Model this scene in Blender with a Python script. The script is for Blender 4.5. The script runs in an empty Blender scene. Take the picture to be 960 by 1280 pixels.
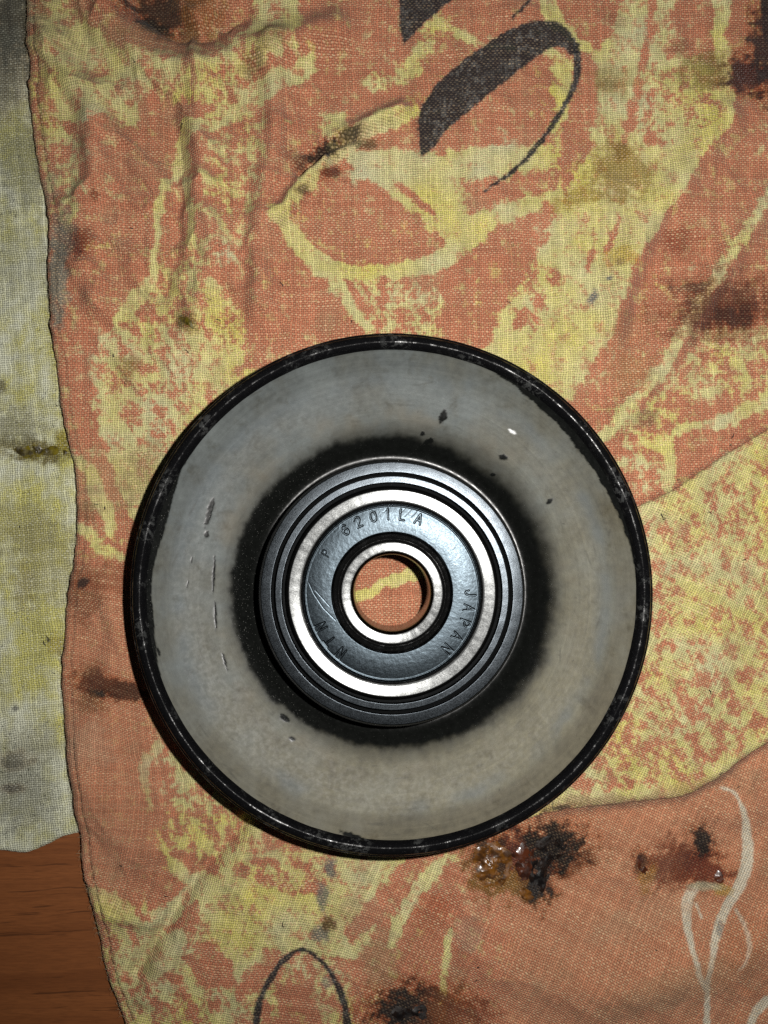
import bpy, math
import numpy as np

# ------------------------------------------------------------------ camera, light, exposure
MM = 0.001
S = bpy.context.scene
COL = S.collection
F_PX = 1320.0                       # focal length in photo pixels (960 x 1280)
CAM = np.array([-2.5, 6.0, 181.0])  # mm
TILT_X, TILT_Y = math.radians(2.30), math.radians(-0.43)

cam_data = bpy.data.cameras.new('camera')
cam = bpy.data.objects.new('camera', cam_data)
COL.objects.link(cam)
cam.location = CAM * MM
cam.rotation_euler = (TILT_X, TILT_Y, 0)
cam_data.sensor_fit = 'VERTICAL'
cam_data.sensor_height = 36
cam_data.lens = F_PX / 1280 * 36
cam_data.clip_start = 0.005
cam_data.clip_end = 5
S.camera = cam

world = bpy.data.worlds.new('World')
S.world = world
world.use_nodes = True
bg = world.node_tree.nodes['Background']
bg.inputs['Color'].default_value = (0.62, 0.70, 0.80, 1)
bg.inputs['Strength'].default_value = 0.018

flash_data = bpy.data.lights.new('flash', 'SPOT')
flash_data.energy = 1.80
flash_data.spot_size = math.radians(106)
flash_data.spot_blend = 1.0
flash_data.color = (1.0, 0.975, 0.93)
flash_data.shadow_soft_size = 0.0022
flash = bpy.data.objects.new('flash', flash_data)
COL.objects.link(flash)
flash.location = (17 * MM, 15 * MM, 182 * MM)
flash.rotation_euler = (math.radians(4), math.radians(-3), 0)

S.view_settings.view_transform = 'Standard'
S.view_settings.look = 'None'
S.view_settings.exposure = 0
S.view_settings.gamma = 1
S.render.engine = 'CYCLES'
S.cycles.use_denoising = False
S.cycles.max_bounces = 6

# ------------------------------------------------------------------ helpers: projection, noise, distance
def rot(ax, ay):
    cx, sx, cy, sy = math.cos(ax), math.sin(ax), math.cos(ay), math.sin(ay)
    Rx = np.array([[1, 0, 0], [0, cx, -sx], [0, sx, cx]])
    Ry = np.array([[cy, 0, sy], [0, 1, 0], [-sy, 0, cy]])
    return Ry @ Rx
RC = rot(TILT_X, TILT_Y)

def at(px, py, z=1.8):
    """point in mm where the line of sight of a photo pixel meets the height z"""
    d = RC @ np.array([(px - 480) / F_PX, -(py - 640) / F_PX, -1.0])
    t = (z - CAM[2]) / d[2]
    return CAM + d * t

def to_px(x, y, z=1.8):
    P = np.stack([x - CAM[0], y - CAM[1], np.full_like(x, z - CAM[2])], -1) @ RC
    return 480 + F_PX * P[..., 0] / -P[..., 2], 640 - F_PX * P[..., 1] / -P[..., 2]

_rng = np.random.RandomState(7)
PERM = np.tile(_rng.permutation(1024), 3)
GRAD = np.stack([np.cos(np.linspace(0, 2 * np.pi, 1024, False)), np.sin(np.linspace(0, 2 * np.pi, 1024, False))], -1)
def perlin(x, y, seed=0):
    xi = np.floor(x).astype(np.int64); yi = np.floor(y).astype(np.int64)
    xf = x - xi; yf = y - yi
    u = xf * xf * xf * (xf * (xf * 6 - 15) + 10); v = yf * yf * yf * (yf * (yf * 6 - 15) + 10)
    def g(ix, iy, fx, fy):
        h = PERM[(PERM[(ix + seed * 131) & 1023] + iy + seed * 57) & 1023]
        gr = GRAD[(h * 67 + seed) & 1023]
        return gr[..., 0] * fx + gr[..., 1] * fy
    a = g(xi, yi, xf, yf); b = g(xi + 1, yi, xf - 1, yf)
    c = g(xi, yi + 1, xf, yf - 1); d = g(xi + 1, yi + 1, xf - 1, yf - 1)
    return (a + u * (b - a)) * (1 - v) + (c + u * (d - c)) * v
def fbm(x, y, oct=4, seed=0, gain=0.55):
    s = 0; a = 1.0; f = 1.0; t = 0
    for i in range(oct):
        s = s + a * perlin(x * f + 13.7 * i, y * f + 5.3 * i, seed + i); t += a; a *= gain; f *= 2.03
    return s / t
def hash1(i, seed=0):
    i = (np.asarray(i).astype(np.int64) * 2654435761 + seed * 97561) & 0xffffffff
    i = ((i ^ (i >> 15)) * 2246822519) & 0xffffffff
    i = ((i ^ (i >> 13)) * 3266489917) & 0xffffffff
    return ((i ^ (i >> 16)) & 0xffff) / 65535.0
def sstep(a, b, x):
    t = np.clip((x - a) / (b - a), 0, 1)
    return t * t * (3 - 2 * t)
def spline(pts, n=10):
    """Catmull-Rom through points of any dimension"""
    P = np.array(pts, float)
    P = np.vstack([2 * P[0] - P[1], P, 2 * P[-1] - P[-2]])
    out = []
    for i in range(1, len(P) - 2):
        t = np.linspace(0, 1, n, endpoint=False)[:, None]
        a, b, c, d = P[i - 1], P[i], P[i + 1], P[i + 2]
        out.append(0.5 * (2 * b + (c - a) * t + (2 * a - 5 * b + 4 * c - d) * t * t + (3 * b - a - 3 * c + d) * t ** 3))
    out.append(P[-2][None])
    return np.vstack(out)
def poly_sdf(x, y, pts):
    """signed distance to a polygon (positive inside)"""
    P = np.array(pts, float)
    d = np.full(x.shape, 1e9); ins = np.zeros(x.shape, bool)
    for i in range(len(P)):
        a, b = P[i], P[(i + 1) % len(P)]
        ex, ey = b - a
        L = ex * ex + ey * ey + 1e-9
        t = np.clip(((x - a[0]) * ex + (y - a[1]) * ey) / L, 0, 1)
        d = np.minimum(d, (x - a[0] - t * ex) ** 2 + (y - a[1] - t * ey) ** 2)
        c = ((a[1] > y) != (b[1] > y)) & (x < ex * (y - a[1]) / (ey if abs(ey) > 1e-9 else 1e-9) + a[0])
        ins ^= c
    d = np.sqrt(d)
    return np.where(ins, d, -d)
def stroke_sdf(x, y, pts):
    """pts: (x, y, full width); positive inside the brush stroke"""
    P = spline(pts, 8)
    best = np.full(x.shape, -1e9)
    for i in range(len(P) - 1):
        a, b = P[i], P[i + 1]
        e = b[:2] - a[:2]; L = e @ e + 1e-9
        t = np.clip(((x - a[0]) * e[0] + (y - a[1]) * e[1]) / L, 0, 1)
        d = np.sqrt((x - a[0] - t * e[0]) ** 2 + (y - a[1] - t * e[1]) ** 2)
        best = np.maximum(best, 0.5 * (a[2] + t * (b[2] - a[2])) - d)
    return best
def local(fn, x, y, pts, margin):
    """evaluate a signed distance only near its points"""
    P = np.array(pts, float)
    m = (x > P[:, 0].min() - margin) & (x < P[:, 0].max() + margin) & (y > P[:, 1].min() - margin) & (y < P[:, 1].max() + margin)
    out = np.full(x.shape, -1e3)
    if m.any():
        out[m] = fn(x[m], y[m], pts)
    return out

# ------------------------------------------------------------------ helpers: meshes
def new_obj(name, me, parent=None, mat=None):
    o = bpy.data.objects.new(name, me)
    COL.objects.link(o)
    if mat is not None and me is not None:
        me.materials.append(mat)
    if parent is not None:
        o.parent = parent
    return o
def tag(o, label=None, category=None, group=None, kind=None):
    if label: o['label'] = label
    if category: o['category'] = category
    if group: o['group'] = group
    if kind: o['kind'] = kind
    return o
def mesh_np(name, V, Q, smooth=True):
    """V (n,3) in mm, Q (m,4) or (m,3) faces"""
    me = bpy.data.meshes.new(name)
    V = np.asarray(V, np.float32) * MM; Q = np.asarray(Q, np.int32)
    k = Q.shape[1]
    me.vertices.add(len(V)); me.vertices.foreach_set('co', V.ravel())
    me.loops.add(Q.size); me.loops.foreach_set('vertex_index', Q.ravel())
    me.polygons.add(len(Q)); me.polygons.foreach_set('loop_start', np.arange(0, Q.size, k, dtype=np.int32))
    me.polygons.foreach_set('use_smooth', np.full(len(Q), smooth, bool))
    me.update(calc_edges=True)
    return me
def grid_faces(nr, nc, wrap=False):
    r = np.arange(nr - 1)[:, None]; c = np.arange(nc if wrap else nc - 1)[None]
    c2 = (c + 1) % nc
    return np.stack([r * nc + c, r * nc + c2, (r + 1) * nc + c2, (r + 1) * nc + c], -1).reshape(-1, 4)
def set_col(me, name, rgba):
    a = me.attributes.new(name, 'FLOAT_COLOR', 'POINT'); a.data.foreach_set('color', np.asarray(rgba, np.float32).ravel())
def set_vec(me, name, v):
    a = me.attributes.new(name, 'FLOAT_VECTOR', 'POINT'); a.data.foreach_set('vector', np.asarray(v, np.float32).ravel())
def lathe(name, prof, mat, parent, seg=256, jitter=0.0, seed=0):
    """surface of revolution; prof goes from the inside outwards so that normals face up"""
    P = np.array(prof, float)
    th = np.linspace(0, 2 * np.pi, seg, False)
    R = P[:, :1] + 0 * th; Z = P[:, 1:] + 0 * th
    if jitter:
        ca, sa = np.cos(th) * 9, np.sin(th) * 9
        Z = Z + jitter * fbm(ca[None] + P[:, :1] * .4, sa[None] + P[:, 1:] * .4, 3, seed)
        R = R + jitter * fbm(ca[None] + 31 + P[:, :1] * .4, sa[None] + P[:, 1:] * .4, 3, seed + 5)
    V = np.stack([R * np.cos(th), R * np.sin(th), Z], -1).reshape(-1, 3)
    me = mesh_np(name, V, grid_faces(len(P), seg, True)[:, ::-1])
    return new_obj(name, me, parent, mat)
def tubes(name, paths, rad, sides=4, mat=None, parent=None):
    """many small bent tubes in one mesh; paths: list of (n,3) arrays in mm"""
    V, Q, o = [], [], 0
    for k, p in enumerate(paths):
        p = np.asarray(p, float); n = len(p)
        t = np.gradient(p, axis=0); t /= np.linalg.norm(t, axis=1, keepdims=True) + 1e-9
        up = np.array([0.13, 0.21, 1.0]); a = np.cross(t, up); a /= np.linalg.norm(a, axis=1, keepdims=True) + 1e-9
        b = np.cross(t, a)
        r = rad[k] if hasattr(rad, '__len__') else rad
        rr = r * np.linspace(1, .55, n)[:, None, None]
        ph = np.linspace(0, 2 * np.pi, sides, False)
        ring = p[:, None] + rr * (np.cos(ph)[None, :, None] * a[:, None] + np.sin(ph)[None, :, None] * b[:, None])
        V.append(ring.reshape(-1, 3)); Q.append(grid_faces(n, sides, True) + o); o += n * sides
    me = mesh_np(name, np.vstack(V), np.vstack(Q))
    return new_obj(name, me, parent, mat)

# ------------------------------------------------------------------ helpers: materials
class NT:
    def __init__(self, name):
        self.m = bpy.data.materials.new(name); self.m.use_nodes = True
        self.t = self.m.node_tree; self.n = self.t.nodes; self.l = self.t.links
        self.b = self.n['Principled BSDF']
    def put(self, sock, v):
        if isinstance(v, bpy.types.NodeSocket): self.l.new(v, sock)
        elif hasattr(sock.default_value, '__len__') and not hasattr(v, '__len__'): sock.default_value = [v] * len(sock.default_value)
        elif hasattr(v, '__len__') and len(sock.default_value) == 4 and len(v) == 3: sock.default_value = (*v, 1)
        else: sock.default_value = v
    def math(self, op, a, b=None, c=None, clamp=False):
        nd = self.n.new('ShaderNodeMath'); nd.operation = op; nd.use_clamp = clamp
        for i, v in enumerate((a, b, c)):
            if v is not None: self.put(nd.inputs[i], v)
        return nd.outputs[0]
    def vmath(self, op, a, b=None, scale=None):
        nd = self.n.new('ShaderNodeVectorMath'); nd.operation = op
        self.put(nd.inputs[0], a)
        if b is not None: self.put(nd.inputs[1], b)
        if scale is not None: self.put(nd.inputs['Scale'], scale)
        return nd.outputs[1] if op in ('LENGTH', 'DOT_PRODUCT') else nd.outputs[0]
    def mix(self, f, a, b, mode='MIX'):
        nd = self.n.new('ShaderNodeMix'); nd.data_type = 'RGBA'; nd.blend_type = mode
        self.put(nd.inputs[0], f); self.put(nd.inputs[6], a); self.put(nd.inputs[7], b)
        return nd.outputs[2]
    def noise(self, vec, scale, detail=3, rough=.55, out=0, lac=2.0):
        nd = self.n.new('ShaderNodeTexNoise')
        if vec is not None: self.put(nd.inputs['Vector'], vec)
        nd.inputs['Scale'].default_value = scale; nd.inputs['Detail'].default_value = detail; nd.inputs['Roughness'].default_value = rough
        return nd.outputs[out]
    def white(self, w):
        nd = self.n.new('ShaderNodeTexWhiteNoise'); nd.noise_dimensions = '1D'; self.put(nd.inputs['W'], w); return nd.outputs[0]
    def ramp(self, v, lo, hi, a=0.0, b=1.0):
        nd = self.n.new('ShaderNodeMapRange'); nd.interpolation_type = 'SMOOTHSTEP'
        for i, x in enumerate((v, lo, hi, a, b)): self.put(nd.inputs[i], x)
        return nd.outputs[0]
    def attr(self, name):
        nd = self.n.new('ShaderNodeAttribute'); nd.attribute_name = name; return nd
    def sep(self, v):
        nd = self.n.new('ShaderNodeSeparateXYZ'); self.put(nd.inputs[0], v); return nd.outputs
    def comb(self, x, y, z=0.0):
        nd = self.n.new('ShaderNodeCombineXYZ')
        for i, v in enumerate((x, y, z)): self.put(nd.inputs[i], v)
        return nd.outputs[0]
    def obj(self):
        return self.vmath('SCALE', self.n.new('ShaderNodeTexCoord').outputs['Object'], scale=1000.0)   # millimetres
    def bump(self, h, dist_mm, strength=1.0, normal=None):
        nd = self.n.new('ShaderNodeBump'); self.put(nd.inputs['Height'], h)
        nd.inputs['Distance'].default_value = dist_mm * MM; nd.inputs['Strength'].default_value = strength
        if normal is not None: self.l.new(normal, nd.inputs['Normal'])
        return nd.outputs[0]
    def set(self, **k):
        names = dict(color='Base Color', rough='Roughness', metal='Metallic', spec='Specular IOR Level', normal='Normal', coat='Coat Weight',
                     coat_rough='Coat Roughness', aniso='Anisotropic', aniso_rot='Anisotropic Rotation', tangent='Tangent', sheen='Sheen Weight', trans='Transmission Weight', ior='IOR')
        for a, v in k.items(): self.put(self.b.inputs[names[a]], v)
        return self.m

def cloth_material(name, pale, weft_mix, relief, gap):
    """plain weave: warp and weft threads from the thread coordinates, colour from the print"""
    t = NT(name)
    uv = t.attr('weave').outputs['Vector']
    warp = t.noise(uv, .11, 3, .6, out=1)
    uvw = t.vmath('ADD', uv, t.vmath('SCALE', t.vmath('SUBTRACT', warp, (.5, .5, .5)), scale=2.6))
    fine = t.noise(uv, .9, 2, .5, out=1)
    uvw = t.vmath('ADD', uvw, t.vmath('SCALE', t.vmath('SUBTRACT', fine, (.5, .5, .5)), scale=.55))
    u, v, _ = t.sep(uvw)
    su = t.math('SINE', t.math('MULTIPLY', u, math.pi)); sv = t.math('SINE', t.math('MULTIPLY', v, math.pi))
    A = t.math('ABSOLUTE', su); B = t.math('ABSOLUTE', sv); SS = t.math('MULTIPLY', su, sv)
    ru = t.white(t.math('FLOOR', u)); rv = t.white(t.math('ADD', t.math('FLOOR', v), 517.3))
    hw = t.math('ADD', t.math('MULTIPLY', A, t.math('MULTIPLY_ADD', ru, .35, .5)), t.math('MULTIPLY', SS, .5))
    hf = t.math('SUBTRACT', t.math('MULTIPLY', B, t.math('MULTIPLY_ADD', rv, .35, .5)), t.math('MULTIPLY', SS, .5))
    h = t.math('MAXIMUM', hw, hf)
    weft = t.ramp(t.math('SUBTRACT', hf, hw), -.1, .45)
    at_ = t.attr('print'); col = at_.outputs['Color']; wet = at_.outputs['Alpha']
    dry = t.math('SUBTRACT', 1, wet, clamp=True)
    cell = t.noise(uvw, 1.1, 1, .5)
    lum = t.ramp(t.vmath('DOT_PRODUCT', col, (.3, .5, .2)), .03, .16, .32, 1.0)
    k = t.math('MULTIPLY', t.math('MULTIPLY', t.math('MULTIPLY', weft, lum), t.ramp(cell, .35, .7, .25, 1.0)), t.math('MULTIPLY', t.math('MULTIPLY_ADD', rv, .8, .5), t.math('MULTIPLY', dry, weft_mix)), clamp=True)
    c = t.mix(k, col, pale)
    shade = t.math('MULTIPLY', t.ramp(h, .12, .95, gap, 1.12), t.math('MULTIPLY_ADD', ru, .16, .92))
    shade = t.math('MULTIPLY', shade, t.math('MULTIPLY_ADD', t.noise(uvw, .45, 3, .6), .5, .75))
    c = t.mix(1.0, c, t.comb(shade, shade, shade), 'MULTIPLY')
    fuzz = t.noise(uv, 2.3, 2, .6)
    hh = t.math('ADD', h, t.math('MULTIPLY', fuzz, .5))
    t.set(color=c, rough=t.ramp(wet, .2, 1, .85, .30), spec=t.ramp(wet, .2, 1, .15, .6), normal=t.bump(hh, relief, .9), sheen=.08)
    return t.m

def black_paint(name, rough=.24, base=(.005, .005, .0055), grain=.012, scale=7.0, worn=0.0):
    t = NT(name); p = t.obj()
    n = t.noise(p, scale, 3, .65); s = t.noise(p, 2.1, 4, .7)
    dust = t.ramp(t.noise(p, 9.0, 1, .4), .70, .78)
    c = t.mix(t.math('MULTIPLY', dust, .25), base, (.16, .16, .16))
    c = t.mix(t.ramp(s, .60, .80, 0, .30), c, (.03, .029, .028))
    if worn:
        w = t.math('MULTIPLY', t.ramp(t.noise(p, .16, 2, .5), .50, .62), t.ramp(t.noise(p, 1.0, 5, .75), .50, .58))
        c = t.mix(t.math('MULTIPLY', w, worn), c, (.085, .088, .086))
    t.set(color=c, rough=t.ramp(s, .3, .7, rough - .04, rough + .16), spec=t.ramp(t.noise(p, .33, 6, .8), .47, .66, .012, .22), normal=t.bump(n, grain, 1.0))
    return t.m

def steel(name, base, rough, aniso, grain, scratch=.4):
    t = NT(name); p = t.obj()
    x, y, z = t.sep(p)
    r = t.math('SQRT', t.math('ADD', t.math('MULTIPLY', x, x), t.math('MULTIPLY', y, y)))
    ang = t.math('ARCTAN2', y, x)
    ring = t.noise(t.comb(t.math('MULTIPLY', r, 9.0), t.math('MULTIPLY', ang, 2.0), 0), 1.0, 4, .7)
    n = t.noise(p, 6.0, 4, .7); big = t.noise(p, .9, 3, .6)
    tan = t.n.new('ShaderNodeTangent'); tan.direction_type = 'RADIAL'; tan.axis = 'Z'
    lines = t.noise(t.comb(t.math('MULTIPLY', t.math('ADD', x, y), .5), t.math('MULTIPLY', t.math('SUBTRACT', x, y), 7.0), 0), 1.0, 3, .6)
    c = t.mix(t.ramp(big, .35, .75, 0, .55), base, [b * .62 for b in base])
    c = t.mix(t.ramp(n, .60, .80, 0, .5), c, [b * .35 for b in base])
    h = t.math('ADD', t.math('MULTIPLY', ring, .6), t.math('ADD', t.math('MULTIPLY', n, grain), t.math('MULTIPLY', lines, scratch)))
    t.set(color=c, metal=1.0, rough=t.ramp(n, .3, .75, rough - .05, rough + .08), aniso=aniso, aniso_rot=.25, tangent=tan.outputs[0], normal=t.bump(h, .007, 1.0))
    return t.m

def plain(name, color, rough=.6, spec=.3, metal=0.0):
    t = NT(name); p = t.obj(); n = t.noise(p, 4, 3, .6)
    t.set(color=t.mix(n, [c * .7 for c in color], [min(1, c * 1.25) for c in color]), rough=rough, spec=spec, metal=metal, normal=t.bump(n, .03, .6))
    return t.m

# ------------------------------------------------------------------ table
def wood():
    t = NT('brown_wood_laminate'); p = t.obj(); x, y, z = t.sep(p)
    wav = t.math('MULTIPLY', t.math('SUBTRACT', t.noise(p, .035, 2, .5), .5), 7.0)
    q = t.comb(t.math('MULTIPLY', x, .018), t.math('ADD', y, wav), 0)
    grain = t.noise(q, .22, 5, .65)
    fineg = t.noise(t.comb(t.math('MULTIPLY', x, .10), y, 0), 3.5, 4, .7)
    pore = t.noise(t.comb(t.math('MULTIPLY', x, .045), t.math('ADD', y, wav), 3.0), 1.15, 4, .65)
    c = t.mix(t.ramp(grain, .3, .72), (.18, .058, .017), (.27, .092, .028))
    c = t.mix(t.ramp(fineg, .35, .7, 0, .35), c, (.075, .024, .008))
    c = t.mix(t.ramp(pore, .60, .68, 0, .55), c, (.030, .010, .004))
    t.set(color=c, rough=.42, spec=.4, normal=t.bump(t.math('ADD', fineg, t.math('MULTIPLY', pore, -.6)), .03, .5))
    return t.m
V = np.array([(x, y, z) for z in (-18, 0) for x, y in ((-170, -190), (170, -190), (170, 190), (-170, 190))], float)
Q = np.array([(4, 5, 6, 7), (3, 2, 1, 0), (0, 1, 5, 4), (1, 2, 6, 5), (2, 3, 7, 6), (3, 0, 4, 7)])
table = new_obj('table_top', mesh_np('table_top', V, Q, False), None, wood())
tag(table, 'brown wood grain table top under the rags', kind='structure')

# ------------------------------------------------------------------ orange rag: edge, folds, print
PITCH = 0.385       # mm between threads
EDGE = [(28, -120), (30, -40), (33, 0), (38, 90), (42, 170), (52, 230), (62, 275), (62, 320), (63, 370), (66, 420), (72, 470), (80, 530), (92, 580), (97, 630),
        (94, 690), (83, 760), (78, 840), (80, 900), (88, 970), (98, 1040), (104, 1090), (118, 1150), (132, 1215), (152, 1270), (170, 1320), (190, 1400)]
EW = np.array([at(a, b)[:2] for a, b in spline(EDGE, 12)])          # edge in mm
EW = EW[np.argsort(EW[:, 1])]
def x_edge(y):
    w = .25 * fbm(y * .35, y * 0 + 3.3, 3, 40) * 2
    return np.interp(y, EW[:, 1], EW[:, 0]) + w

FOLD1 = [(700, 690), (780, 642), (840, 612), (900, 572), (960, 536), (1100, 455)]       # crease right of the pulley
FOLD2 = [(640, 1030), (700, 1012), (790, 1000), (850, 993), (892, 972), (925, 948), (960, 925), (1100, 840)]
def fold_side(px, py, pts):
    """signed vertical distance below a polyline y(x), in px"""
    P = spline(pts, 8)
    return py - np.interp(px, P[:, 0], P[:, 1])

def z_orange(x, y):
    """height of the orange rag in mm"""
    px, py = to_px(x, y)
    e = x - x_edge(y)
    z = 1.75 + 0 * x
    z = z + .9 * fbm(x * .045, y * .045, 3, 3) + .5 * fbm(x * .16 + .05 * y, y * .10, 3, 9)
    def ridge(pts, w, h, sharp=1.0):
        d = np.maximum(0, -local(stroke_sdf, px, py, [(a, b, 0.0) for a, b in pts], w * 4))
        return 3.7 * h * np.exp(-(np.minimum(d, 900) / w) ** 2 * sharp)
    # crumpled strip along the top left
    z = z + ridge([(120, -40), (150, 40), (215, 90), (320, 70), (420, 40)], 22, .9) - ridge([(180, 10), (240, 40), (300, 20)], 16, .8)
    z = z + ridge([(65, 60), (110, 130), (120, 220), (105, 300), (120, 380)], 20, .8)
    z = z + ridge([(250, 120), (255, 220), (265, 330), (240, 420)], 17, .7) - ridge([(215, 140), (222, 250), (205, 360)], 14, .6)
    z = z + ridge([(340, 60), (345, 170), (330, 260), (325, 380)], 16, .75)
    # pucker
    pk = np.exp(-(((px - 410) / 60) ** 2 + ((py - 190) / 45) ** 2))
    ang = np.arctan2(py - 190, px - 405)
    z = z + pk * (.55 * np.sin(ang * 5 + 1.0) + .5 * fbm(px * .06, py * .06, 2, 5)) - .9 * np.exp(-(((px - 405) / 26) ** 2 + ((py - 190) / 14) ** 2))
    z = z + ridge([(350, 275), (385, 225), (430, 175), (500, 140)], 11, .8) - ridge([(375, 215), (405, 190), (440, 172)], 7, .9)
    # right hand soft folds
    z = z + ridge([(905, 150), (850, 230), (800, 310), (770, 400)], 24, .6) - ridge([(840, 270), (810, 340), (790, 420)], 16, .5)
    z = z + ridge([(960, 250), (900, 340), (840, 440), (770, 530)], 16, .55)
    # overlapping folds: the part below each crease lies higher
    f1 = fold_side(px, py, FOLD1); g1 = sstep(690, 770, px)
    z = z + g1 * (.95 * sstep(-7, 5, f1) - .55 * np.exp(-((f1 + 12) / 9) ** 2) + .35 * np.exp(-((f1 - 12) / 12) ** 2))
    f2 = fold_side(px, py, FOLD2); g2 = sstep(640, 720, px)
    z = z + g2 * (-.75 * sstep(-5, 12, f2) + .55 * np.exp(-((f2 + 9) / 9) ** 2) - .35 * np.exp(-((f2 - 14) / 10) ** 2))
    # bottom left crease
    z = z + ridge([(170, 1215), (205, 1160), (240, 1105), (290, 1045), (330, 1000)], 9, -.42) + ridge([(185, 1245), (205, 1205), (235, 1165), (270, 1110), (320, 1050)], 17, .42)
    z = z + ridge([(140, 1140), (190, 1150)], 14, .4) + ridge([(600, 1190), (740, 1240), (900, 1205), (1000, 1150)], 34, .55) + ridge([(700, 1090), (800, 1130), (900, 1060), (1000, 1030)], 28, -.35) + ridge([(860, 640), (890, 760), (850, 900)], 34, .35) + ridge([(640, 20), (600, 150), (620, 300), (560, 420)], 34, .28) + ridge([(120, 720), (150, 800), (110, 960), (170, 1060)], 24, .4)
    cr = 1 - np.abs(fbm(x * .085 + .04 * y, y * .06, 3, 15)) * 3.2
    z = z + 1.7 * np.clip(cr, 0, 1) ** 2 * (.25 + .75 * sstep(470, 250, px) * sstep(560, 330, py))
    # wavy bulges along the edge
    z = z + 1.5 * np.exp(-(e / 3.6) ** 2) * (.75 + 1.0 * fbm(y * .11, y * 0, 2, 22))
    # flat under the pulley
    r = np.sqrt(x * x + y * y)
    flat = sstep(47, 39.5, r)
    z = z * (1 - flat) + flat * (1.75 + .12 * fbm(x * .2, y * .2, 2, 2))
    # runs down to the table where no rag lies below
    z = z - .5 * sstep(1060, 1110, py) * sstep(22, 4, e)
    z = z - .28 * np.exp(-((e - 1.75) / .22) ** 2)      # seam pressed into the hem
    return np.maximum(z, .35)

ORANGE = np.array([.440, .158, .086]); YELLOW = np.array([.58, .535, .215]); INK = np.array([.013, .015, .019]); CHALK = np.array([.60, .58, .46])

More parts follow.
